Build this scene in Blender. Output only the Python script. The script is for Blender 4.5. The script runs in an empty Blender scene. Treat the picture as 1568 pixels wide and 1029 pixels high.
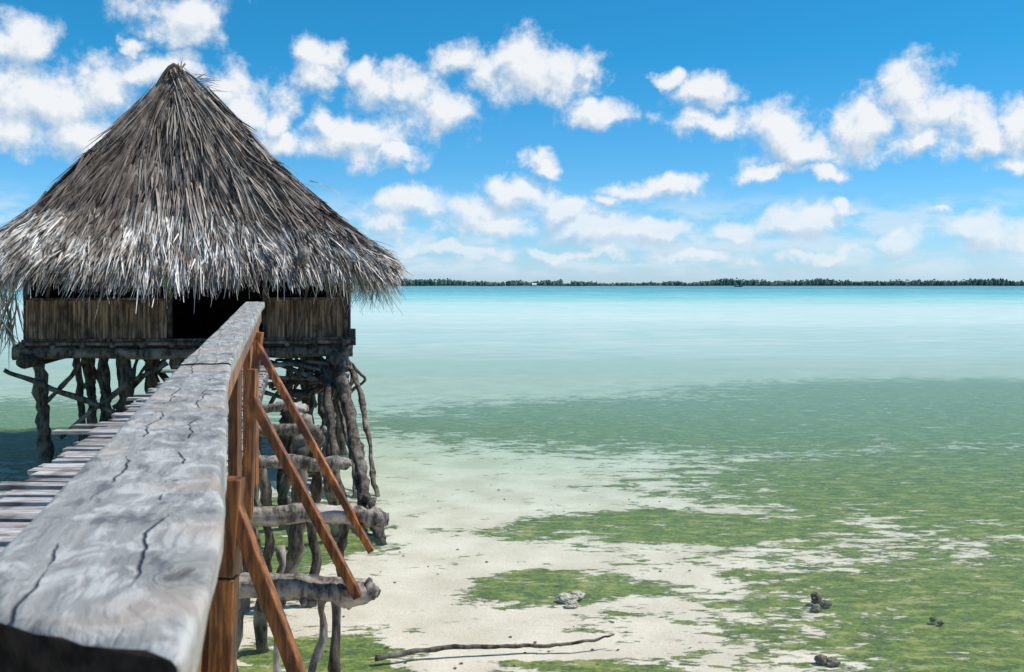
import bpy, math, random
import numpy as np
from mathutils import Vector, Matrix, noise as mnoise
random.seed(7); rng=np.random.default_rng(7)
scn=bpy.context.scene
H=2.85                      # eye height above water
# ---------------------------------------------------------------- helpers
class NT:
    def __init__(s,nt): s.nt=nt
    def n(s,t,**k):
        nd=s.nt.nodes.new(t)
        for a,b in k.items(): setattr(nd,a,b)
        return nd
    def put(s,sock,v):
        if isinstance(v,bpy.types.NodeSocket): s.nt.links.new(v,sock)
        else: sock.default_value=v
    def m(s,op,a,b=0.0,c=0.0,clamp=False):
        nd=s.n('ShaderNodeMath',operation=op); nd.use_clamp=clamp
        s.put(nd.inputs[0],a); s.put(nd.inputs[1],b); s.put(nd.inputs[2],c)
        return nd.outputs[0]
    def v(s,op,a,b=(0,0,0),c=(0,0,0)):
        nd=s.n('ShaderNodeVectorMath',operation=op)
        s.put(nd.inputs[0],a)
        s.put(nd.inputs[1],b)
        if op=='MULTIPLY_ADD': s.put(nd.inputs[2],c)
        return nd.outputs['Value'] if op in('LENGTH','DOT_PRODUCT','DISTANCE') else nd.outputs['Vector']
    def noise(s,vec,scale,detail=4,rough=.55,dist=0.0,dims='3D'):
        nd=s.n('ShaderNodeTexNoise',noise_dimensions=dims)
        s.put(nd.inputs['Vector'],vec); nd.inputs['Scale'].default_value=scale
        nd.inputs['Detail'].default_value=detail; nd.inputs['Roughness'].default_value=rough
        nd.inputs['Distortion'].default_value=dist
        return nd
    def ss(s,x,a,b,lo=0.0,hi=1.0,mode='SMOOTHSTEP'):
        nd=s.n('ShaderNodeMapRange',interpolation_type=mode)
        s.put(nd.inputs[0],x); nd.inputs[1].default_value=a; nd.inputs[2].default_value=b
        nd.inputs[3].default_value=lo; nd.inputs[4].default_value=hi
        return nd.outputs[0]
    def mix(s,f,a,b,blend='MIX'):
        nd=s.n('ShaderNodeMix',data_type='RGBA',blend_type=blend)
        s.put(nd.inputs[0],f); s.put(nd.inputs[6],a if isinstance(a,bpy.types.NodeSocket) else (*a,1)[:4])
        s.put(nd.inputs[7],b if isinstance(b,bpy.types.NodeSocket) else (*b,1)[:4])
        return nd.outputs[2]
    def ramp(s,x,stops,interp='LINEAR'):
        nd=s.n('ShaderNodeValToRGB'); cr=nd.color_ramp; cr.interpolation=interp
        while len(cr.elements)<len(stops): cr.elements.new(.5)
        for e,(p,c) in zip(cr.elements,stops):
            e.position=p; e.color=(c,c,c,1) if isinstance(c,(int,float)) else (*c,1)
        s.put(nd.inputs[0],x); return nd.outputs[0]
    def mapv(s,vec,rot=(0,0,0),scale=(1,1,1),loc=(0,0,0)):
        nd=s.n('ShaderNodeMapping'); s.put(nd.inputs[0],vec)
        nd.inputs['Location'].default_value=loc; nd.inputs['Rotation'].default_value=rot; nd.inputs['Scale'].default_value=scale
        return nd.outputs[0]
def new_mat(name):
    m=bpy.data.materials.new(name); m.use_nodes=True; nt=m.node_tree; nt.nodes.clear()
    T=NT(nt); out=T.n('ShaderNodeOutputMaterial'); return m,T,out
def principled(T,out,col,rough=.8,bump=None,bs=.5,bd=.01,spec=.3):
    p=T.n('ShaderNodeBsdfPrincipled'); T.put(p.inputs['Base Color'],col if isinstance(col,bpy.types.NodeSocket) else (*col,1))
    T.put(p.inputs['Roughness'],rough); p.inputs['Specular IOR Level'].default_value=spec
    if bump is not None:
        b=T.n('ShaderNodeBump'); b.inputs['Strength'].default_value=bs; b.inputs['Distance'].default_value=bd
        T.put(b.inputs['Height'],bump); T.nt.links.new(b.outputs[0],p.inputs['Normal'])
    T.nt.links.new(p.outputs[0],out.inputs['Surface']); return p
def simple_wood(name,c1,c2,c3,stretch=(14,14,14),rot=(0,0,0),bs=.5,bd=.006,rough=.85):
    m,T,out=new_mat(name)
    g=T.n('ShaderNodeNewGeometry'); tc=T.n('ShaderNodeTexCoord').outputs['Object']
    v=T.mapv(tc,rot=rot,scale=stretch)
    n1=T.noise(v,1,5,.65).outputs[0]; n2=T.noise(tc,3,4).outputs[0]
    col=T.mix(T.ss(n1,.38,.62),c1,c2)
    col=T.mix(T.ss(n2,.5,.68),col,c3)
    r=T.ss(g.outputs['Random Per Island'],0,1,.6,1.3,'LINEAR')
    h=T.n('ShaderNodeHueSaturation'); T.nt.links.new(r,h.inputs['Value']); T.nt.links.new(col,h.inputs['Color'])
    principled(T,out,h.outputs[0],rough,n1,bs,bd); return m

def empty(name):
    e=bpy.data.objects.new(name,None); scn.collection.objects.link(e); return e
class MB:
    def __init__(s): s.v=[]; s.f=[]
    def add(s,vs,fs):
        o=len(s.v); s.v+= [tuple(x) for x in vs]; s.f+=[tuple(i+o for i in f) for f in fs]
    def obj(s,name,mat,parent=None,smooth=False,bevel=0):
        me=bpy.data.meshes.new(name); me.from_pydata(s.v,[],s.f); me.update()
        o=bpy.data.objects.new(name,me); scn.collection.objects.link(o); me.materials.append(mat)
        if smooth: me.polygons.foreach_set('use_smooth',[True]*len(me.polygons))
        if parent: o.parent=parent
        if bevel:
            b=o.modifiers.new('bevel','BEVEL'); b.width=bevel; b.segments=2; b.limit_method='ANGLE'
        return o
    def beam(s,p0,p1,w,h,up=(0,0,1),jit=0.0,n=1):
        p0=Vector(p0);p1=Vector(p1);d=(p1-p0).normalized();u=Vector(up)
        side=d.cross(u).normalized(); u=side.cross(d).normalized()
        vs=[];fs=[]
        for i in range(n+1):
            c=p0.lerp(p1,i/n)+side*random.uniform(-jit,jit)+u*random.uniform(-jit,jit)
            for a,b in((-1,-1),(1,-1),(1,1),(-1,1)):
                vs.append(c+side*a*w/2+u*b*h/2)
        for i in range(n):
            for k in range(4): fs.append((i*4+k,i*4+(k+1)%4,(i+1)*4+(k+1)%4,(i+1)*4+k))
        fs.append((3,2,1,0)); e=n*4; fs.append((e,e+1,e+2,e+3)); s.add(vs,fs)
    def tube(s,pts,r,seg=9,sub=6,wob=.18,bend=.0):
        pts=[Vector(p) for p in pts]; rs=r if isinstance(r,(list,tuple)) else [r]*len(pts)
        P=[];R=[]
        n=len(pts)
        for i in range(n-1):
            p0=pts[max(i-1,0)];p1=pts[i];p2=pts[i+1];p3=pts[min(i+2,n-1)]
            for k in range(sub):
                t=k/sub
                P.append(.5*((2*p1)+(p2-p0)*t+(2*p0-5*p1+4*p2-p3)*t*t+(3*p1-p0-3*p2+p3)*t**3)); R.append(rs[i]*(1-t)+rs[i+1]*t)
        P.append(pts[-1]);R.append(rs[-1])
        if bend:
            sd=random.uniform(0,100)
            for i in range(1,len(P)-1):
                nv=mnoise.noise_vector(Vector((sd,i*.35,0))); P[i]=P[i]+nv*bend
        vs=[];fs=[];d0=(P[1]-P[0]).normalized()
        a=d0.orthogonal().normalized(); sd=random.uniform(0,50)
        for i,p in enumerate(P):
            d=(P[min(i+1,len(P)-1)]-P[max(i-1,0)]).normalized()
            a=(a-d*a.dot(d)).normalized(); b=d.cross(a)
            for k in range(seg):
                th=2*math.pi*k/seg
                rr=R[i]*(1+wob*1.5*mnoise.noise(Vector((math.cos(th)*.8+sd,math.sin(th)*.8,i*.45)))+wob*.8*mnoise.noise(Vector((math.cos(th)*2.5+sd,math.sin(th)*2.5,i*.9+7))))
                vs.append(p+(a*math.cos(th)+b*math.sin(th))*rr)
        for i in range(len(P)-1):
            for k in range(seg): fs.append((i*seg+k,i*seg+(k+1)%seg,(i+1)*seg+(k+1)%seg,(i+1)*seg+k))
        fs.append(tuple(range(seg-1,-1,-1))); e=(len(P)-1)*seg; fs.append(tuple(range(e,e+seg))); s.add(vs,fs)

# ---------------------------------------------------------------- camera
cam=bpy.data.cameras.new('camera'); co=bpy.data.objects.new('camera',cam); scn.collection.objects.link(co)
co.location=(0,0,H); co.rotation_euler=(math.radians(90),0,0)
cam.lens=35; cam.sensor_width=36; cam.shift_y=-77.5/1568; cam.clip_start=.02; cam.clip_end=60000
cam.dof.use_dof=True; cam.dof.focus_distance=9; cam.dof.aperture_fstop=18
scn.camera=co
scn.view_settings.view_transform='Standard'; scn.view_settings.look='None'; scn.view_settings.exposure=0

# ---------------------------------------------------------------- sun + sky
EL=math.radians(60); AZ=math.radians(88)     # clockwise from +Y
sd=Vector((math.cos(EL)*math.sin(AZ),math.cos(EL)*math.cos(AZ),math.sin(EL)))
sl=bpy.data.lights.new('sun','SUN'); sl.energy=4.9; sl.angle=math.radians(.5); sl.color=(1,.95,.87)
so=bpy.data.objects.new('sun',sl); scn.collection.objects.link(so); so.rotation_euler=sd.to_track_quat('Z','Y').to_euler(); so.location=(30,10,60)

w=bpy.data.worlds.new('World'); scn.world=w; w.use_nodes=True; w.node_tree.nodes.clear(); T=NT(w.node_tree)
w.cycles.sampling_method='NONE'
# cloud banks: (bearing, elevation, half width, half height) tangent units of 1/1524 from north / horizon
CL=[(275,28,76,36),(212,62,18,12),(25,75,54,50),(60,155,105,50),(150,135,58,44),(30,195,80,36),(110,205,72,32),
(250,105,58,26),(340,130,58,32),(372,170,42,46),(425,175,28,28),(435,215,40,22),(485,82,40,28),(478,118,38,24),(556,112,40,20),
(620,142,64,38),(675,178,58,30),(535,215,78,36),(600,236,42,16),(500,195,36,24),
(712,90,52,30),(795,100,74,40),(862,112,48,44),(905,172,52,22),(1085,145,48,28),(1028,124,24,11),(1085,188,60,17),
(1205,205,60,40),(1245,228,68,30),(1310,202,50,38),(1392,142,56,44),(1445,185,80,40),(1400,218,60,18),(1505,212,38,20),(1180,264,40,11),(1262,268,38,11),
(1552,185,40,34),(1560,242,40,15),(640,312,66,24),(722,322,56,25),(800,300,60,26),(862,322,56,24),(1040,284,50,19),(975,297,48,15),(935,312,34,11),
(1222,342,80,22),(1370,372,42,17),(1512,358,70,24),(1440,330,24,7),(1285,315,20,10),(820,250,28,15),(-200,120,160,80),
(590,345,60,20),(760,348,80,18),(900,352,90,20),(1010,362,66,16),(1125,352,50,14),(700,384,90,10),(880,388,110,10),(1060,392,80,8),(1260,388,70,8)]
grp=bpy.data.node_groups.new('cloud_field','ShaderNodeTree')
grp.interface.new_socket('P',in_out='INPUT',socket_type='NodeSocketVector'); grp.interface.new_socket('F',in_out='OUTPUT',socket_type='NodeSocketFloat')
G=NT(grp); gi=G.n('NodeGroupInput'); go=G.n('NodeGroupOutput'); P=gi.outputs[0]
wn=G.noise(P,17,5,.55,dims='2D').outputs['Color']
Pw=G.v('MULTIPLY_ADD',wn,(.058,.046,0),G.v('ADD',P,(-.029,-.023,0)))
d=None
for cx,cy,rx,ry in CL:
    tx=(cx-784)/1524; ty=(437-cy)/1524; a=math.atan(tx); e=math.atan(ty*math.cos(a)); c2=math.cos(a)
    ra=rx*1.25/1524*c2*c2; re=ry*1.3/1524*c2
    l=G.v('LENGTH',G.v('MULTIPLY_ADD',Pw,(1/ra,1/re,0),(-a/ra,-e/re,0)))
    d=l if d is None else G.m('MINIMUM',d,l)
fn=G.noise(P,28,7,.62,dims='2D').outputs[0]
F=G.m('ADD',G.m('SUBTRACT',1.0,d),G.m('MULTIPLY',G.m('SUBTRACT',fn,.5),1.7))
G.nt.links.new(F,go.inputs[0])
dirv=T.n('ShaderNodeTexCoord').outputs['Generated']
sx=T.n('ShaderNodeSeparateXYZ'); T.put(sx.inputs[0],dirv); X,Y,Z=sx.outputs
az=T.m('ARCTAN2',X,Y); hh=T.m('SQRT',T.m('ADD',T.m('MULTIPLY',X,X),T.m('MULTIPLY',Y,Y))); el=T.m('ARCTAN2',Z,hh)
cp=T.n('ShaderNodeCombineXYZ'); T.put(cp.inputs[0],az);T.put(cp.inputs[1],el); p=cp.outputs[0]
g1=T.n('ShaderNodeGroup',node_tree=grp); T.put(g1.inputs[0],p); F1=g1.outputs[0]
g2=T.n('ShaderNodeGroup',node_tree=grp); T.put(g2.inputs[0],T.v('ADD',p,(.005,.015,0))); F2=g2.outputs[0]
alpha=T.ss(F1,-.16,.68)
lit=T.m('ADD',.52,T.m('MULTIPLY',T.m('SUBTRACT',F1,F2),.75),clamp=True)
sky=T.n('ShaderNodeTexSky',sky_type='NISHITA'); sky.sun_disc=False; sky.sun_elevation=EL; sky.sun_rotation=AZ; sky.dust_density=.3; sky.ozone_density=2.5; sky.air_density=1.0
S=.1
tint=T.ramp(T.ss(el,0,.45,mode='LINEAR'),[(0,(.86,1.18,1.8)),(.12,(.58,1.08,1.6)),(.27,(.36,.98,1.42)),(.5,(.16,.95,1.30)),(1,(.15,.92,1.25))])
base=T.mix(1.0,sky.outputs[0],tint,'MULTIPLY')
ccol=T.ramp(lit,[(0,(4.8,6.0,7.4)),(.4,(6.6,7.5,8.4)),(.72,(9.1,9.3,9.5))])
thin=T.ss(el,.015,.11,.55,.96)
alpha=T.m('MULTIPLY',alpha,thin)
bn=T.noise(T.v('MULTIPLY',p,(13,40,1)),1,5,.6,dims='2D').outputs[0]
bandm=T.m('MULTIPLY',T.ss(el,.002,.02),T.ss(el,.1,.06))
ba=T.m('MULTIPLY',T.m('MULTIPLY',T.ss(bn,.38,.64),bandm),.65)
col=T.mix(ba,base,(7.0,8.2,9.2)); col=T.mix(alpha,col,ccol)
bg=T.n('ShaderNodeBackground'); T.put(bg.inputs[0],col); bg.inputs[1].default_value=S
wo=T.n('ShaderNodeOutputWorld'); w.node_tree.links.new(bg.outputs[0],wo.inputs[0])

# ---------------------------------------------------------------- seabed
def sheet(name,z,mat):
    b=MB(); b.add([(-20000,-400,z),(20000,-400,z),(20000,30000,z),(-20000,30000,z)],[(0,1,2,3)]); return b.obj(name,mat)
m,T,out=new_mat('sand_and_algae')
pos=T.n('ShaderNodeNewGeometry').outputs['Position']
BL=[(6.6,8.8,5.3,3.0),(2.2,11.9,2.5,.95),(8.0,14.5,6.2,4.2),(5.2,21.5,9,5),(14,26,11,5.5),(-11,20,7,6),(-2.7,11.4,1.3,2.6),(-1.6,7.5,.8,.8),(.3,7.2,1.4,.42),(.42,9.6,.95,.7),(2.4,6.9,.9,.4),(-8,12,4,4),(-1.2,21.0,2.6,1.5)]
nw=T.noise(pos,.8,3,.5).outputs['Color']
pw=T.v('MULTIPLY_ADD',nw,(1.8,1.4,0),T.v('ADD',pos,(-.9,-.7,0)))
d=None
for cx,cy,rx,ry in BL:
    l=T.v('LENGTH',T.v('MULTIPLY_ADD',pw,(1/rx,1/ry,0),(-cx/rx,-cy/ry,0)))
    d=l if d is None else T.m('MINIMUM',d,l)
cov=T.ss(d,1.25,.6,mode='LINEAR')
st=T.mapv(pos,rot=(0,0,.12),scale=(1,2.3,1))
n1=T.noise(st,1.5,8,.70,.3).outputs[0]; n3=T.noise(st,5.5,6,.72,.5).outputs[0]
fld=T.m('ADD',T.m('MULTIPLY',cov,.185),T.m('ADD',T.m('MULTIPLY',n1,.60),T.m('MULTIPLY',n3,.40)))
alg=T.ss(fld,.585,.62)
fine=T.noise(pos,26,6,.72).outputs[0]; mid=T.noise(st,3.4,7,.72).outputs[0]
ac=T.mix(T.ss(fine,.35,.65),(.04,.085,.010),(.17,.255,.03))
ac=T.mix(T.ss(mid,.52,.62,0,.75),ac,(.34,.34,.10))
ac=T.mix(T.ss(mid,.48,.38,0,.7),ac,(.020,.06,.018))
sc=T.mix(T.ss(T.noise(pos,1.2,6,.6).outputs[0],.3,.7),(.62,.545,.43),(.78,.705,.585))
sc=T.mix(T.ss(fine,.58,.72,0,.4),sc,(.38,.35,.22))
principled(T,out,T.mix(T.m('MULTIPLY',alg,.95),sc,ac),.9,T.m('ADD',fine,T.m('MULTIPLY',alg,.8)),.7,.02,.1)
sheet('sandy_ground',-.06,m)

# ---------------------------------------------------------------- water
m,T,out=new_mat('lagoon_water')
pos=T.n('ShaderNodeNewGeometry').outputs['Position']; sx=T.n('ShaderNodeSeparateXYZ'); T.put(sx.inputs[0],pos); X,Y,_=sx.outputs
big=T.noise(T.v('MULTIPLY',pos,(.012,.035,1)),1,4,.6).outputs[0]
Yw=T.m('MULTIPLY',T.m('MAXIMUM',Y,1.0),T.ss(big,.2,.8,.72,1.28,'LINEAR'))
L=T.ss(T.m('LOGARITHM',Yw,10.0),.8,3.4,mode='LINEAR')
body=T.ramp(L,[(.1,(.34,.53,.46)),(.2,(.30,.52,.47)),(.27,(.34,.55,.51)),(.33,(.41,.59,.56)),(.45,(.48,.61,.59)),(.53,(.36,.56,.55)),(.595,(.17,.46,.47)),(.67,(.05,.35,.40)),(.92,(.02,.25,.35))])
opa=T.ramp(L,[(.02,.02),(.11,.07),(.2,.30),(.27,.48),(.33,.78),(.43,.97),(.5,1.0)])
st1=T.noise(T.v('MULTIPLY',pos,(.35,1.1,1)),1,6,.65).outputs[0]
st2=T.noise(T.v('MULTIPLY',pos,(.05,.16,1)),1,6,.65).outputs[0]
body=T.mix(T.m('MULTIPLY',T.m('MULTIPLY',T.ss(T.m('MULTIPLY',T.m('ADD',st1,st2),.5),.47,.60),T.ss(Y,25,45)),.5),body,(.61,.69,.66))
body=T.mix(T.m('MULTIPLY',T.m('MULTIPLY',T.ss(st1,.48,.36),T.ss(Y,22,60)),.35),body,(.24,.48,.45))
farn=T.noise(T.v('MULTIPLY',pos,(.0012,.008,1)),1,4,.6).outputs[0]
body=T.mix(T.m('MULTIPLY',T.ss(farn,.5,.62),T.ss(Y,250,600)),body,(.015,.17,.28))
rip=T.noise(T.v('MULTIPLY',pos,(1,2.4,1)),5.5,6,.66).outputs[0]
bp=T.n('ShaderNodeBump'); T.put(bp.inputs['Strength'],T.ss(Y,8,120,.7,.3)); bp.inputs['Distance'].default_value=.10; T.put(bp.inputs['Height'],rip)
df=T.n('ShaderNodeBsdfDiffuse'); T.put(df.inputs[0],body); T.nt.links.new(bp.outputs[0],df.inputs['Normal'])
tr=T.n('ShaderNodeBsdfTransparent'); T.put(tr.inputs[0],T.mix(T.ss(Y,8,20),(.99,.99,.97),(.84,.95,.92)))
ms=T.n('ShaderNodeMixShader'); T.put(ms.inputs[0],opa); T.nt.links.new(tr.outputs[0],ms.inputs[1]); T.nt.links.new(df.outputs[0],ms.inputs[2])
gl=T.n('ShaderNodeBsdfGlossy'); gl.inputs['Roughness'].default_value=.12; T.nt.links.new(bp.outputs[0],gl.inputs['Normal'])
fr=T.n('ShaderNodeFresnel'); fr.inputs[0].default_value=1.33; T.nt.links.new(bp.outputs[0],fr.inputs['Normal'])
ff=T.m('MINIMUM',T.m('MULTIPLY',fr.outputs[0],.35),.12)
ms2=T.n('ShaderNodeMixShader'); T.put(ms2.inputs[0],ff); T.nt.links.new(ms.outputs[0],ms2.inputs[1]); T.nt.links.new(gl.outputs[0],ms2.inputs[2])
T.nt.links.new(ms2.outputs[0],out.inputs['Surface'])
sheet('lagoon_water',0,m)

# ---------------------------------------------------------------- distant island
m_leaf,T,out=new_mat('distant_foliage'); g=T.n('ShaderNodeNewGeometry')
principled(T,out,T.mix(g.outputs['Random Per Island'],(.06,.12,.115),(.11,.19,.16)),.9)  # distance haze mixed into the leaf colour as a bluish lift
m_land,T,out=new_mat('island_sand'); principled(T,out,(.18,.24,.21),.9)
b=MB(); xs=np.linspace(-700,1700,240); 
for i,x in enumerate(xs):
    b.v+= [(x,2450,-.2),(x,2480,1.6+.8*mnoise.noise(Vector((x*.01,0,0)))),(x,2600,1.5)]
for i in range(len(xs)-1):
    for k in range(2): b.f.append((i*3+k,(i+1)*3+k,(i+1)*3+k+1,i*3+k+1))
b.obj('distant_island',m_land)
b=MB()
def tuft(c,r,h):
    n=7; vs=[];fs=[]
    top=Vector(c)+Vector((random.uniform(-.3,.3)*r,0,h))
    for j,(zz,rr) in enumerate(((0,.5),(.35,1),(.75,.8))):
        for k in range(n):
            a=2*math.pi*k/n+j*.4; q=rr*r*random.uniform(.7,1.25)
            vs.append((c[0]+math.cos(a)*q,c[1]+math.sin(a)*q,c[2]+h*zz*random.uniform(.8,1.2)))
    vs.append(tuple(top))
    for j in range(2):
        for k in range(n): fs.append((j*n+k,j*n+(k+1)%n,(j+1)*n+(k+1)%n,(j+1)*n+k))
    for k in range(n): fs.append((2*n+k,2*n+(k+1)%n,3*n))
    b.add(vs,fs)
for i in range(2800):
    x=random.uniform(-690,1690); 
    env=.6+1.0*mnoise.noise(Vector((x*.006,3.3,0)))+.5*mnoise.noise(Vector((x*.03,1.3,0)))
    if 128<x<150: env*=.15
    if 330<x<365: env=min(env,.35)
    if env<.12: env=.12
    hgt=(6+12*env)*random.uniform(.7,1.1); y=random.uniform(2485,2560)
    if random.random()<.12 and env>.3:
        tuft((x,y,hgt*.95),random.uniform(2,3),3.2)
        b.beam((x,y,1),(x,y,hgt),.5,.5)
    else: tuft((x,y,.6),random.uniform(2.5,5),hgt)
b.obj('island_tree_line',m_leaf)
m_white,T,out=new_mat('white_paint'); principled(T,out,(.75,.76,.75),.6)
m_dark,T,out=new_mat('dark_paint'); principled(T,out,(.04,.06,.09),.6)
e=empty('house')
b=MB(); b.beam((50,2462,3.2),(60,2462,3.2),8,4.4); b.obj('walls',m_white,e)
b=MB(); b.add([(49,2457,5.4),(61,2457,5.4),(61,2467,5.4),(49,2467,5.4),(49,2462,8),(61,2462,8)],[(0,1,5,4),(2,3,4,5),(0,4,3),(1,2,5)]); b.obj('roof',m_white,e)
e=empty('boat')
b=MB(); L0=[(-8,0,.1),(-6,-1.8,1.9),(7,-1.8,1.7),(10,0,2.4),(7,1.8,1.7),(-6,1.8,1.9),(-6,0,-.1),(7,0,-.1)]
b.add([(420+a,1850+c,z) for a,c,z in L0],[(1,2,7,6),(2,3,7),(3,4,7),(4,5,6,7),(0,1,6),(0,6,5),(0,5,4,3,2,1)]); b.obj('hull',m_dark,e)
b=MB(); b.beam((416,1850,2.7),(421,1850,2.7),2.2,1.8); b.obj('cabin',m_white,e)

# ---------------------------------------------------------------- materials for wood
m_drift=simple_wood('driftwood',(.06,.05,.042),(.27,.235,.20),(.44,.40,.36),(22,22,7),bs=1,bd=.012)
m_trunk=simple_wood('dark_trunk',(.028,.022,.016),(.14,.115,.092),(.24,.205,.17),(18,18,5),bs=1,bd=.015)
m_orange=simple_wood('treated_timber',(.12,.04,.012),(.42,.14,.033),(.08,.028,.012),(45,45,5),bs=.5,bd=.003,rough=.42)
m_plank=simple_wood('deck_plank',(.22,.20,.185),(.50,.47,.45),(.14,.12,.11),(4,30,20),bs=.6,bd=.004)
m_slat=simple_wood('bamboo_slat',(.07,.046,.03),(.30,.205,.135),(.05,.035,.025),(28,28,2.5),bs=.6,bd=.005)
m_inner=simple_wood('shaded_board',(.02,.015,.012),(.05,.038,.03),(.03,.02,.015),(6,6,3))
m_endshade,T,out=new_mat('shade_dark_end_grain'); tc=T.n('ShaderNodeTexCoord').outputs['Object']; n=T.noise(tc,60,5,.6).outputs[0]
principled(T,out,T.mix(T.ss(n,.35,.65),(.008,.006,.005),(.03,.023,.018)),.95,n,.8,.004,.1)  # shade on the rail's cut ends painted in as near-black colour
# weathered rail
m_rail,T,out=new_mat('weathered_rail')
tc=T.n('ShaderNodeTexCoord').outputs['Object']
RA=math.radians(-15.6)
q=T.mapv(tc,rot=(0,0,RA))
qd=T.v('ADD',q,T.v('MULTIPLY',T.v('SUBTRACT',T.noise(q,28,3).outputs['Color'],(.5,.5,.5)),(.03,.05,0)))
kn=None; 
KN=[(-.205,.615,.017),(-.335,.98,.008),(-.60,1.98,.014),(-.49,1.42,.008)]
for kx,ky,kr in KN:
    l=T.v('LENGTH',T.v('MULTIPLY',T.v('SUBTRACT',qd,tuple(Matrix.Rotation(RA,3,'Z')@Vector((kx,ky,H-.185)))),(1/kr,.5/kr,.0)))
    kn=l if kn is None else T.m('MINIMUM',kn,l)
kinf=T.m('DIVIDE',1.0,T.m('ADD',1.0,T.m('MULTIPLY',kn,kn)))
gv=T.v('MULTIPLY',q,(80,5,30)); gv=T.v('ADD',gv,T.v('MULTIPLY',T.noise(q,4,4).outputs['Color'],(6,0,0)))
cx=T.n('ShaderNodeCombineXYZ'); T.put(cx.inputs[0],T.m('MULTIPLY',kinf,7.0)); gv=T.v('ADD',gv,cx.outputs[0])
grain=T.noise(gv,1,4,.55).outputs[0]
blot=T.noise(T.v('MULTIPLY',q,(26,11,10)),1,6,.66,.6).outputs[0]
blot2=T.noise(q,70,5,.7).outputs[0]
cw=T.m('ADD',T.m('MULTIPLY',T.noise(T.v('MULTIPLY',q,(.0,5,0)),1,3).outputs[0],.05),T.m('MULTIPLY',T.noise(T.v('MULTIPLY',q,(0,30,0)),1,3).outputs[0],.008))
sq=T.n('ShaderNodeSeparateXYZ'); T.put(sq.inputs[0],q)
cx_=T.m('ADD',sq.outputs[0],cw)
fr_=T.m('ABSOLUTE',T.m('SUBTRACT',T.m('FRACT',T.m('MULTIPLY',cx_,17.0)),.5))
crack=T.ss(fr_,.0,.03,1,0)
cm=T.ss(T.noise(T.v('MULTIPLY',q,(16,4,4)),1,3).outputs[0],.51,.58); crack=T.m('MULTIPLY',crack,cm)
col=T.mix(T.ss(grain,.28,.72),(.22,.212,.195),(.33,.32,.295))
col=T.mix(T.ss(blot,.5,.60,0,.85),col,(.48,.47,.44))
col=T.mix(T.ss(blot,.46,.36,0,.85),col,(.12,.12,.12))
col=T.mix(T.ss(blot2,.58,.7,0,.5),col,(.13,.12,.105))
col=T.mix(T.ss(T.noise(q,5,3).outputs[0],.50,.68,0,.6),col,(.40,.31,.24))
ring=T.m('MULTIPLY',T.m('SINE',T.m('MULTIPLY',T.m('ADD',kn,T.m('MULTIPLY',blot,1.6)),3.4)),T.ss(kn,2.0,.5)); 
col=T.mix(T.ss(ring,.1,.9,0,.5),col,(.09,.078,.065))
col=T.mix(T.m('MULTIPLY',T.ss(kn,.55,.2),.7),col,(.06,.05,.04))
col=T.mix(T.m('MULTIPLY',crack,.92),col,(.025,.02,.018))
hgt=T.m('SUBTRACT',T.m('ADD',T.m('MULTIPLY',grain,.4),T.m('MULTIPLY',blot,.45)),T.m('ADD',T.m('MULTIPLY',crack,1.2),T.m('MULTIPLY',ring,.15)))
principled(T,out,col,.65,hgt,1.0,.009,.45)

# ---------------------------------------------------------------- walkway
def lerp_tab(tab,d):
    for (a,va),(b_,vb) in zip(tab,tab[1:]):
        if d<=b_: 
            t=(d-a)/(b_-a); return va+(vb-va)*t
    (a,va),(b_,vb)=tab[-2:]; return va+(vb-va)*(d-a)/(b_-a)
RX=[(.5,-.225),(2.9,-.905),(4.7,-1.33),(8.0,-2.07)]
RD=[(.5,.178),(2.9,.245),(4.7,.228),(8.0,.14)]
rx=lambda d:lerp_tab(RX,d)
walk=empty('wooden_walkway')
def loft_rail(name,d0,d1,skew=0,zoff=0):
    b=MB(); n=int((d1-d0)/.03); W=.15; Th=.05; prof=[]
    corners=[(1,1,0),(-1,1,90),(-1,-1,180),(1,-1,270)]
    for ci,(cx_,cy_,a0) in enumerate(corners):
        for k in range(4):
            a=math.radians(a0+k*30); prof.append(((W/2-.008)*cx_+.008*math.cos(a),(Th/2-.008)*cy_+.008*math.sin(a)))
        if ci==0:
            for f in np.linspace(.85,-.85,9): prof.append((W/2*f,Th/2))
    m_=len(prof); vs=[]
    for i in range(n+1):
        d=d0+(d1-d0)*i/n; 
        dx=(rx(d+.25)-rx(d-.25))/.5; L_=math.hypot(dx,1); s_=Vector((1/L_,-dx/L_,0))
        c=Vector((rx(d),d,H-lerp_tab(RD,d)-Th/2+zoff))
        for j,(px,pz) in enumerate(prof):
            k=max(0,1-i/8.0)
            p_=c+s_*px+Vector((0,0,pz))
            p_.y+=skew*-px*k
            nn=mnoise.noise(Vector((d*3,px*20,pz*20)))*.006+mnoise.noise(Vector((d*9,px*40,5)))*.0025
            p_+=s_*nn*1.5+Vector((0,0,nn*.8))
            vs.append(p_)
    fs=[]
    for i in range(n):
        for k in range(m_): fs.append((i*m_+k,i*m_+(k+1)%m_,(i+1)*m_+(k+1)%m_,(i+1)*m_+k))
    fs.append(tuple(range(m_-1,-1,-1))); e_=n*m_; fs.append(tuple(range(e_,e_+m_)))
    fs=[tuple(reversed(f)) for f in fs]
    b.add(vs,fs); o=b.obj(name,m_rail,walk,True); o.data.materials.append(m_endshade)
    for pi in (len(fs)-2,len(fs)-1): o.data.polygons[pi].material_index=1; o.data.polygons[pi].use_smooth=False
    return o
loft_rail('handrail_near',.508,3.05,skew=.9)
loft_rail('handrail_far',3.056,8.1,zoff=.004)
b=MB(); ds=[.68,1.8,2.9,4.7,6.4,8.0]
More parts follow.
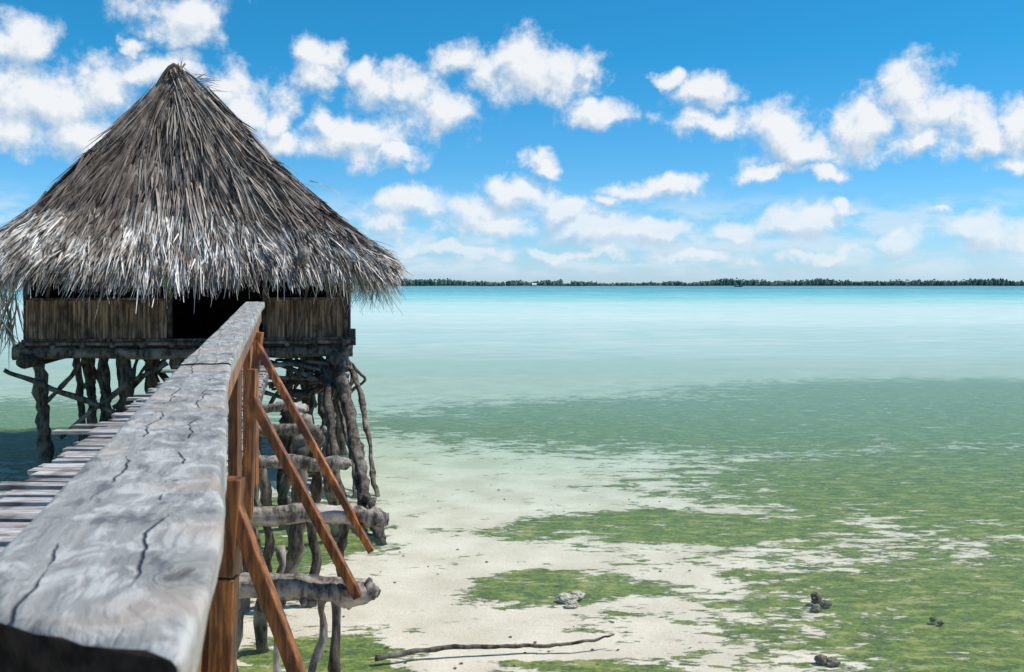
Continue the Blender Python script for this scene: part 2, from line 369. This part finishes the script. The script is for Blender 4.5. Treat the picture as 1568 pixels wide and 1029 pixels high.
for a_,c_ in zip(ds,ds[1:]):
    b.beam((rx(a_)+.04,a_,H-lerp_tab(RD,a_)-.055-.05),(rx(c_)+.04,c_-.004,H-lerp_tab(RD,c_)-.055-.05),.035,.09)
b.obj('rail_stringer',m_orange,walk,bevel=.003)
DZ=H-1.15; BZ=H-1.6
bays=[1.2,3.3,5.2,6.9,8.9,11.0,13.0]
BR=[.1,-.45,-.72,-.90,-1.47,-2.1,-2.7]
leftx=lambda d:-2.79-.21*(d-5.43)
pb=MB(); bb=MB(); cb=MB(); lg=MB(); lg2=MB()
for i,d in enumerate(bays):
    r_=rx(d) if d<8.2 else -2.07-.22*(d-8)
    if d<8.2:
        top=H-lerp_tab(RD,d)-.058
        if d>2: pb.beam((r_-.01,d,BZ-.1),(r_+.0,d,top),.05,.09,up=(0,1,0),n=4,jit=.003)
    if d in(3.3,5.2,6.9):
        e0={3.3:(-.90,.70),5.2:(-1.335,.58),6.9:(-1.76,.38)}[d]; e1={3.3:(-.52,1.70),5.2:(-.79,1.60),6.9:(-.96,1.82)}[d]
        bb.beam((e0[0],d-.09,H-e0[1]),(e1[0],d-.09,H-e1[1]),.045,.058,up=(0,1,0),n=5,jit=.002)
    cb.tube([(leftx(d)-.35,d+.05,BZ+.03),((leftx(d)+r_)/2,d,BZ+random.uniform(-.02,.02)),(BR[i]-.25,d-.02,BZ+.02),(BR[i],d-.04,BZ-.01)],[.055,.06,.06,.052],seg=14,sub=12,wob=.42,bend=.035)
    for j,(xx,dx) in enumerate(((leftx(d)+.1,-.1),(r_-.15,.02),(BR[i]-.28,-.04))):
        if j==1 and d<6: continue
        lean=random.uniform(-.25,.3)
        rr=random.uniform(.035,.055) if d>6 else .021
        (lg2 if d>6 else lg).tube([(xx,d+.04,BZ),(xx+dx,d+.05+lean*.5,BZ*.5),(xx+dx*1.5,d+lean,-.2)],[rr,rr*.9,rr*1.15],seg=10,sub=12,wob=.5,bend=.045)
for (x,d,x2,d2,r0) in((-1.95,9.2,-2.15,9.5,.07),(-2.35,9.0,-2.3,9.4,.05),(-2.2,10.6,-2.0,11.4,.06),(-2.6,11.5,-2.75,11.9,.06),(-1.95,7.1,-2.0,8.0,.045)):
    lg2.tube([(x,d,DZ-.25),((x+x2)/2+.05,(d+d2)/2,.8),(x2,d2,-.2)],[r0,r0*.85,r0*1.2],seg=10,sub=12,wob=.5,bend=.06)
lg.tube([(-1.25,5.35,DZ-.25),(-1.28,5.4,.8),(-1.3,5.5,-.2)],[.022,.02,.025],seg=10,sub=12,wob=.5,bend=.05)
pb.beam((rx(8.0),8.0,BZ),(rx(8.0),8.0,H-.2),.05,.09,up=(0,1,0))
pb.beam((-.955,3.21,BZ-.35),(-.925,3.21,H-.94),.075,.07,up=(0,1,0))
pb.beam((-.928,3.21,H-.932),(-.905,3.21,H-.62),.075,.07,up=(0,1,0))
pb.beam((-1.36,5.12,H-1.2),(-1.335,5.12,H-.43),.045,.06,up=(0,1,0))
pb.beam((-1.76,6.82,H-.6),(-1.73,6.82,H-.32),.05,.06,up=(0,1,0))
pb.obj('rail_posts',m_orange,walk,bevel=.004); bb.obj('diagonal_braces',m_orange,walk,bevel=.004)
for k in range(11):
    x=random.uniform(-1.3,-.74); a=random.uniform(0,6.28)
    cb.tube([(x,5.17,BZ),(x+.01,5.17+math.sin(a)*.055,BZ+math.cos(a)*.06),(x+.02,5.17+math.sin(a)*.072,BZ+math.cos(a)*.08)],[.03,.02,.01],sub=3)
cb.obj('cross_logs',m_drift,walk,True)
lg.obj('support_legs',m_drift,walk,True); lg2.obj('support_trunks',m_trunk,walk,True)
b=MB(); d=-.6
while d<14.4:
    wd=random.uniform(.075,.125); r_=(rx(max(d,.5)) if d<8.2 else -2.07-.22*(d-8))
    zz=DZ-.014+random.uniform(-.012,.012); tl=random.uniform(-.035,.035); ext=random.choice([0,0,0,.0,.06,.12,.28 if random.random()<.3 else 0])
    b.beam((leftx(d)-random.uniform(-.04,.06)-ext,d+tl+.09,zz+random.uniform(-.01,.01)),(r_-.07+random.uniform(-.03,.02),d-tl+.09,zz),wd,.026,n=3,jit=.002)
    d+=wd+random.uniform(.015,.045)
b.obj('deck_planks',m_plank,walk,bevel=.003)
b=MB()
for o_,rr in((.12,.08),(.65,.07),(1.1,.08)):
    pts=[(leftx(d)+o_,d,DZ-.15) for d in(-.5,3,6,9,12,14.6)]; b.tube(pts,rr,wob=.15,sub=8,bend=.02)
b.obj('stringers',m_trunk,walk,True)

# ---------------------------------------------------------------- hut
A=Vector((-7.15,14.6,0)); U=Vector((.988,.156,0)); V=Vector((-.156,.988,0))
def HL(u,v,z): return A+U*u+V*v+Vector((0,0,z))
hut=empty('thatched_hut_on_stilts')
WT=H-.22; WB=H-.80; Wd=4.70; Dp=4.5
b=MB()
def slats(u0,u1,v,z0,z1):
    u=u0
    while u<u1-.01:
        ww=random.uniform(.025,.05); b.beam(HL(u+ww/2,v+random.uniform(-.008,.008),z0),HL(u+ww/2+random.uniform(-.004,.004),v,z1+random.uniform(-.01,.01)),ww*.88,.02,up=tuple(V)); u+=ww
slats(.02,2.0,0,WB,WT); slats(3.46,4.6,0,WB,WT); b.obj('slat_panels',m_slat,hut)
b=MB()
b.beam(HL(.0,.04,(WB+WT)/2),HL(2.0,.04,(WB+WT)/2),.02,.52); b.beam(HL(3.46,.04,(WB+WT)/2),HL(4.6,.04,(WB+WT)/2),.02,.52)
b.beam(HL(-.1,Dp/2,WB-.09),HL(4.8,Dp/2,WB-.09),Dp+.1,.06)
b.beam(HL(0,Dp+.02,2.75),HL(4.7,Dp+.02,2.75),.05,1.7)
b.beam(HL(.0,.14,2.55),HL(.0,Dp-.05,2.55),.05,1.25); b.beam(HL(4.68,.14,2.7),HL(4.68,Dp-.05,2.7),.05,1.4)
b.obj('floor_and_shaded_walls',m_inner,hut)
b=MB()
b.beam(HL(0,.0,WT+.02),HL(2.02,.0,WT+.02),.07,.035); b.beam(HL(3.44,.0,WT+.02),HL(4.7,.0,WT+.02),.07,.035)
b.beam(HL(-.03,-.01,WB-.02),HL(4.73,-.01,WB-.02),.09,.05)
for u in(0,2.03,3.43,4.64): b.beam(HL(u,.09,1.9),HL(u,.09,3.5),.07,.07,up=tuple(V))
b.beam(HL(0,.08,3.25),HL(4.7,.08,3.25),.08,.1)
b.beam(HL(0.3,.05,WT+.02),HL(.38,.05,WT+.5),.05,.05,up=tuple(V))
b.beam(HL(3.9,-.06,WB),HL(4.1,-.06,WT+.3),.04,.03,up=tuple(V))
b.obj('frame_timbers',m_trunk,hut,bevel=.006)
b=MB()
for v in(-.02,1.5,3.0,4.4): b.tube([HL(-.15,v,1.86),HL(1.6,v,1.84),HL(3.2,v,1.83),HL(4.75,v,1.86)],[.10,.09,.09,.1],seg=12,sub=8,wob=.15,bend=.02)
for u in np.arange(0,4.8,.42): b.tube([HL(u,-.14,1.965),HL(u,2,1.965),HL(u,4.6,1.965)],.04,seg=8,sub=3,wob=.2)
b.tube([HL(-.05,-.1,2.0),HL(2.3,-.1,1.985),HL(4.72,-.1,2.0)],.03,sub=10,wob=.3)
for u in(.1,4.5): b.tube([HL(u,-.35,1.75),HL(u,2,1.75),HL(u,4.7,1.75)],.10,seg=14,sub=4,wob=.1)
b.obj('floor_logs',m_trunk,hut,True)
b=MB()
def post(u,v,du=0,dv=0,r=.08,bend=.04):
    b.tube([HL(u,v,1.85),HL(u+du*.4+random.uniform(-.05,.05),v+dv*.4,1.2),HL(u+du*.75+random.uniform(-.05,.05),v+dv*.75,.6),HL(u+du,v+dv,-.15)],[r,r*.85,r*.9,r*1.2],sub=9,wob=.4,bend=bend)
for a_ in [(.15,.1,.02,.3,.10),(.35,1.4,.1,.1,.06),(.75,.3,-.1,1.2,.06),(.85,2.4,.1,.1,.07),(1.15,.9,-.1,.1,.06),(1.35,.1,.0,.2,.10),(1.25,3.,0,.1,.06),
           (1.65,.4,.15,.1,.06),(1.85,2.2,-.2,.2,.07),(.1,3.2,0,0,.08),(.1,4.4,0,0,.09),(2.1,.2,.05,.1,.1),(2.4,4.3,0,0,.09),(3.3,.1,0,.1,.09),(3.9,1.8,.1,0,.07),(1.0,1.7,.1,.2,.07),(1.5,1.4,.1,.2,.08),(.55,2.2,.1,.2,.07),
           (4.1,.1,.05,-.2,.07),(4.45,.05,.0,-.6,.09),(4.4,1.5,.2,0,.08),(4.55,2.8,0,.1,.08),(4.5,4.3,0,.1,.09),(3.6,3.4,0,0,.08),(4.2,.9,.2,-.8,.08)]: post(*a_)
for k in range(20):
    side=random.random()<.5
    u=random.uniform(.0,1.9) if side else random.uniform(3.3,4.6); v=random.uniform(-.05,3)
    du=random.uniform(-.9,.9)
    b.tube([HL(u,v,1.75),HL(u+du*.5,v+.1,1.35),HL(min(max(u+du,-.3),4.7),v+random.uniform(-.3,.5),random.uniform(.7,1.1))],random.uniform(.022,.042),sub=6,wob=.4,bend=.05)
b.tube([HL(-.25,-.1,1.62),HL(.4,-.05,1.35),HL(1.2,.0,1.0),HL(1.5,.0,.85)],[.03,.04,.04,.03],wob=.3,bend=.03)
b.tube([HL(2.0,0,1.7),HL(1.2,.0,1.2),HL(.5,.0,.6)],[.04,.04,.03],wob=.3,bend=.03)
for k in range(12):
    z=random.uniform(1.2,1.7); u=random.uniform(3.2,3.7)
    b.tube([HL(u,random.uniform(-.3,1),z),HL(4.0,random.uniform(-.3,.3),z+random.uniform(-.2,.2)),HL(4.7,random.uniform(-.3,.2),random.uniform(1.2,1.75))],random.uniform(.02,.04),sub=6,wob=.4,bend=.04)
b.obj('stilts_and_struts',m_trunk,hut,True)
b=MB()
b.tube([HL(4.5,-.05,1.8),(-2.42,14.6,1.2),(-2.1,13.6,.55),(-1.88,12.75,.1),(-1.84,12.6,-.1)],[.095,.085,.085,.09,.13],seg=14,sub=12,wob=.45,bend=.03)
b.tube([HL(4.62,.0,1.8),(-2.3,15.0,1.3),(-2.05,14.3,.6),(-1.86,13.7,-.1)],[.045,.04,.035,.04],seg=10,sub=12,wob=.5,bend=.03)
b.tube([HL(4.3,.0,1.7),(-2.6,14.2,1.1),(-2.35,13.2,.5),(-2.1,12.7,-.1)],[.05,.05,.045,.05],seg=10,sub=12,wob=.5,bend=.03)
b.tube([HL(4.55,-.1,1.7),(-2.55,14.8,1.0),(-2.2,13.9,.3),(-2.15,13.6,-.1)],[.05,.04,.04,.05],seg=10,sub=12,wob=.5,bend=.03)
b.tube([(-2.0,13.1,.45),(-1.78,12.1,.16),(-1.58,11.5,.07),(-1.44,11.15,-.05)],[.05,.06,.06,.04],seg=14,sub=12,wob=.6,bend=.05)
b.tube([(-1.9,12.5,.2),(-1.62,11.7,.25),(-1.5,11.3,.0)],[.04,.045,.03],seg=12,sub=12,wob=.6,bend=.05)
b.obj('leaning_prop_trunks',m_trunk,hut,True)

# roof shell + thatch
EZ=3.26; AZ_=6.25
FL,FR,BR_,BLc=(-.42,-.62),(5.12,-.62),(5.12,5.1),(-.42,5.1)
R0=(2.0,.85,AZ_); R1=(2.12,3.4,AZ_-.05)
faces={'front':(FL,FR,R0,R0),'right':(FR,BR_,R0,R1),'back':(BR_,BLc,R1,R1),'left':(BLc,FL,R1,R0)}
def rp(face,s,t):
    e0,e1,r0,r1=faces[face]
    eu=e0[0]+(e1[0]-e0[0])*s; ev=e0[1]+(e1[1]-e0[1])*s
    ru=r0[0]+(r1[0]-r0[0])*s; rv=r0[1]+(r1[1]-r0[1])*s; rz=r0[2]+(r1[2]-r0[2])*s
    x=eu+(ru-eu)*t; y=ev+(rv-ev)*t; z=EZ+(rz-EZ)*t
    k=math.sin(math.pi*min(1,max(t,0)))
    z+=-.20*k+.12*k*k*(t>.5)*(t-.5)
    z+=.11*mnoise.noise(Vector((x*.9,y*.9,t*3)))*k
    if t>.93: z-=.25*(t-.93)
    return HL(x,y,z)
b=MB()
for f in faces:
    vs=[];fs=[];NS,NTt=14,10
    for j in range(NTt+1):
        for i in range(NS+1): vs.append(rp(f,i/NS,j/NTt)-Vector((0,0,.06)))
    for j in range(NTt):
        for i in range(NS): fs.append((j*(NS+1)+i,j*(NS+1)+i+1,(j+1)*(NS+1)+i+1,(j+1)*(NS+1)+i))
    b.add(vs,fs)
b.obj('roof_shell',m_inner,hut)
m_th,T,out=new_mat('palm_thatch')
g=T.n('ShaderNodeNewGeometry'); tc=T.n('ShaderNodeTexCoord').outputs['Object']
r=g.outputs['Random Per Island']
streak=T.noise(T.v('MULTIPLY',tc,(6,6,1.6)),1,4,.6).outputs[0]
rr=T.m('ADD',T.m('MULTIPLY',r,.72),T.m('MULTIPLY',T.m('SUBTRACT',streak,.40),2.2),clamp=True)
col=T.ramp(rr,[(0,(.03,.021,.015)),(.25,(.12,.09,.068)),(.5,(.29,.245,.205)),(.8,(.58,.53,.48)),(1,(.82,.77,.71))])
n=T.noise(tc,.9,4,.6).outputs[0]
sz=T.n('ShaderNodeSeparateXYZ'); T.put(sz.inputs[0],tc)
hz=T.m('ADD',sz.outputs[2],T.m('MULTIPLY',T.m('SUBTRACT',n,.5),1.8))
col=T.mix(T.ss(hz,3.5,4.0,0,.9),col,T.mix(1.0,col,(.30,.25,.21),'MULTIPLY'))  # shade of the steep upper roof painted in: thatch darkens with height
col=T.mix(T.ss(n,.5,.66,0,.4),col,(.12,.085,.06))
fn=T.noise(tc,60,2).outputs[0]
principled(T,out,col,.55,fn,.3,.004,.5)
tv=[];tf=[]
def strand(p0,dirv,nrm,length,width,lift,droop,curl=0.0,tip=.75):
    side=dirv.cross(nrm).normalized(); tw=random.uniform(-.7,.7); wv=(side*math.cos(tw)+nrm*math.sin(tw))
    o=len(tv); nseg=4; sc=random.uniform(-1,1)*curl
    for i in range(nseg+1):
        t=i/nseg
        c=p0+dirv*length*t+nrm*(lift*t)+side*sc*t*t*length+Vector((0,0,-droop*t*t*length))
        ww=width*(1-tip*t**2)*.5
        tv.append(c-wv*ww); tv.append(c+wv*ww)
    for i in range(nseg): tf.append((o+2*i,o+2*i+1,o+2*i+3,o+2*i+2))
def cover(face,count,tr,lr,wr,lift,droop,yaw,curl=.15,power=1.0,csize=10,cyaw=.1,cw=.10,over=.30,offr=.09):
    e0,e1,_,_=faces[face]; al=(U*(e1[0]-e0[0])+V*(e1[1]-e0[1])).normalized()
    for _ in range(count//csize):
        while True:
            s=random.random(); t=tr[0]+(tr[1]-tr[0])*random.random()**power
            if random.random()>t*.92: break
        p=rp(face,s,t); d=(rp(face,s,t-.02)-rp(face,s,t+.02)).normalized()
        nrm=al.cross(-d).normalized()
        if nrm.z<0: nrm=-nrm
        cy=random.gauss(0,cyaw); L0=min(random.uniform(*lr),max(t,0)*3.5+over*random.uniform(.6,1.3)); lf=random.uniform(*lift); off=random.uniform(0,offr); dr=random.uniform(*droop)
        for k in range(csize):
            dd=Matrix.Rotation(cy+random.gauss(0,yaw),3,nrm)@d
            q_=p+al*random.gauss(0,cw)+d*random.gauss(0,.10)+nrm*(off+random.uniform(-.02,.02))
            strand(q_,dd,nrm,L0*random.uniform(.65,1.15),random.uniform(*wr),lf*random.uniform(.5,1.3),dr*random.uniform(.6,1.4),curl)
for f,k in(('front',1.0),('right',.62),('left',.5),('back',.2)):
    cover(f,int(8600*k),(0.03,1.0),(.55,1.3),(.014,.036),(-.01,.05),(0,.08),.07,.12,cw=.06,offr=.16)
    cover(f,int(1100*k),(0.12,.9),(.3,.75),(.014,.036),(.01,.08),(.08,.35),.22,.3,csize=3,cyaw=.3)
    cover(f,int(6000*k),(.0,.27),(.35,.60),(.016,.036),(.06,.20),(.25,.6),.10,.2,csize=8,cyaw=.18,cw=.055,offr=.13)
    cover(f,int(2800*k),(-.01,.06),(.2,.42),(.012,.032),(.02,.10),(.4,.9),.2,.3,csize=6,cyaw=.28,cw=.05)
for (c0,c1) in(((FR[0],FR[1],EZ),R0),((FL[0],FL[1],EZ),R0),((BR_[0],BR_[1],EZ),R1),(R0,R1)):
    P0=HL(*c0);P1=HL(*c1)
    for _ in range(700):
        t=random.random(); p=P0.lerp(P1,t); p.z-=(0 if c0 is R0 else .20)*math.sin(math.pi*t)
        if c0 is R0: d=Vector((U*random.choice([-1,1])*.7+Vector((0,0,-.75))))
        else: d=(P0-P1).normalized()
        d=(d+Vector((random.gauss(0,.17),random.gauss(-.1,.17),random.gauss(-.3,.1)))).normalized(); nrm=Vector((random.gauss(0,.3),random.gauss(0,.3),1)).normalized()
        strand(p+nrm*random.uniform(-.04,.04),d,nrm,random.uniform(.3,.6),random.uniform(.014,.03),random.uniform(-.05,.02),random.uniform(.2,.6),.15)
for _ in range(760):
    c=random.choice([0,0,0,1]); 
    p=HL(5.15-random.random()**2*.9,-.55+random.uniform(-.05,1.6),EZ+random.uniform(-.05,.1)) if c==0 else HL(-.5+random.random()*.3,-.5+random.random()*1.5,EZ+random.uniform(-.05,.1))
    d=Vector((random.gauss(.1 if c==0 else -.1,.28),random.gauss(-.1,.2),-1)).normalized()
    strand(p,d,Vector((.3,-.9,.2)).normalized(),random.uniform(.2,.72 if c==0 else .7),random.uniform(.008,.02),0,.2,.6)
for _ in range(60):
    p=HL(-.28+random.gauss(0,.1),-.1+random.random()*.4,random.uniform(2.2,2.9)); d=Vector((random.gauss(0,.2),0,-1)).normalized()
    strand(p,d,Vector((.1,-.95,.1)).normalized(),random.uniform(.25,.6),random.uniform(.015,.035),0,.1,.4)
for _ in range(60):
    p=HL(2.0+random.uniform(-.1,.45),.8+random.random()*.5,AZ_-.03+random.uniform(-.25,.0)); d=Vector((random.gauss(.6,.5),random.gauss(-.3,.3),random.gauss(.0,.18))).normalized()
    strand(p,d,Vector((0,0,1)),random.uniform(.2,.5),random.uniform(.008,.016),0,.1,.2)
me=bpy.data.meshes.new('thatch'); me.from_pydata([tuple(v) for v in tv],[],tf); me.update(); me.materials.append(m_th)
o=bpy.data.objects.new('thatch',me); scn.collection.objects.link(o); o.parent=hut
b=MB()
for k in range(7): b.tube([HL(1.75+k*.08,.62,AZ_-.42+random.uniform(-.05,.05)),HL(1.98+random.uniform(-.03,.03),.72,AZ_-.02)],.018,seg=6,sub=3)
b.tube([HL(1.7,.6,AZ_-.4),HL(2.0,.6,AZ_+.03),HL(2.3,.6,AZ_-.35)],.03,sub=5,wob=.3)
b.obj('gable_sticks',m_trunk,hut,True)
b=MB()
b.tube([HL(4.05,-1.0,3.40),HL(4.06,-1.04,3.33),HL(4.06,-1.04,3.22),HL(4.07,-1.0,3.16)],[.03,.085,.09,.03],seg=12,sub=5,wob=.1); b.obj('coconut_float',m_drift,hut,True)

# ---------------------------------------------------------------- rocks and driftwood
m_rock,T,out=new_mat('reef_rock'); tc=T.n('ShaderNodeTexCoord').outputs['Object']; n=T.noise(tc,14,6,.7).outputs[0]
principled(T,out,T.mix(T.ss(n,.35,.65),(.08,.065,.045),(.27,.23,.16)),.9,n,1,.02)
m_coral,T,out=new_mat('coral_rock'); tc=T.n('ShaderNodeTexCoord').outputs['Object']; n=T.noise(tc,14,6,.7).outputs[0]
principled(T,out,T.mix(T.ss(n,.35,.65),(.35,.30,.23),(.62,.58,.5)),.9,n,1,.02)
import bmesh
def rock(name,parts,mat,sub=4):
    bm=bmesh.new()
    for (x,y,z,a,b_,c) in parts:
        r_=bmesh.ops.create_icosphere(bm,subdivisions=sub,radius=1)
        sdd=random.uniform(0,99)
        for v in r_['verts']:
            q=v.co.copy(); k=1+.45*mnoise.noise(q*1.4+Vector((sdd,0,0)))+.22*mnoise.noise(q*4+Vector((sdd,0,0)))
            v.co=Vector((x+q.x*a*k,y+q.y*b_*k,z+q.z*c*k))
    me=bpy.data.meshes.new(name); bm.to_mesh(me); bm.free(); me.materials.append(mat)
    o=bpy.data.objects.new(name,me); scn.collection.objects.link(o)
rock('coral_rock',[(.5,9.15,-.02,.09,.07,.035),(.60,9.2,-.01,.07,.06,.03),(.54,9.0,-.03,.06,.05,.03)],m_coral)
rock('rock',[(2.76,9.05,.01,.045,.045,.05),(2.83,9.0,-.03,.05,.05,.03),(2.72,8.9,-.04,.045,.05,.025)],m_rock)
rock('rock',[(2.38,7.65,-.02,.045,.045,.035),(2.45,7.62,-.03,.05,.045,.03)],m_rock)
rock('rock',[(3.62,8.55,-.02,.03,.025,.025),(3.66,8.5,-.03,.025,.025,.02)],m_rock)
pl=[]
for k in range(110):
    y=7.0+9*random.random()**1.6; x=random.uniform(-.9,.35)*y*.42+random.gauss(0,.3); s_=random.uniform(.005,.013)
    pl.append((x,y,-.055+s_*.3,s_*random.uniform(1,1.8),s_,s_*.6))
rock('pebbles',pl,m_rock,1)
b=MB(); b.tube([(-1.05,7.62,-.0),(-.5,7.78,.02),(.1,7.86,.0),(.5,7.88,.02),(.82,7.98,.05)],[.022,.018,.016,.013,.006],seg=8,sub=12,wob=.3,bend=.015); b.obj('fallen_branch',m_trunk,None,True)
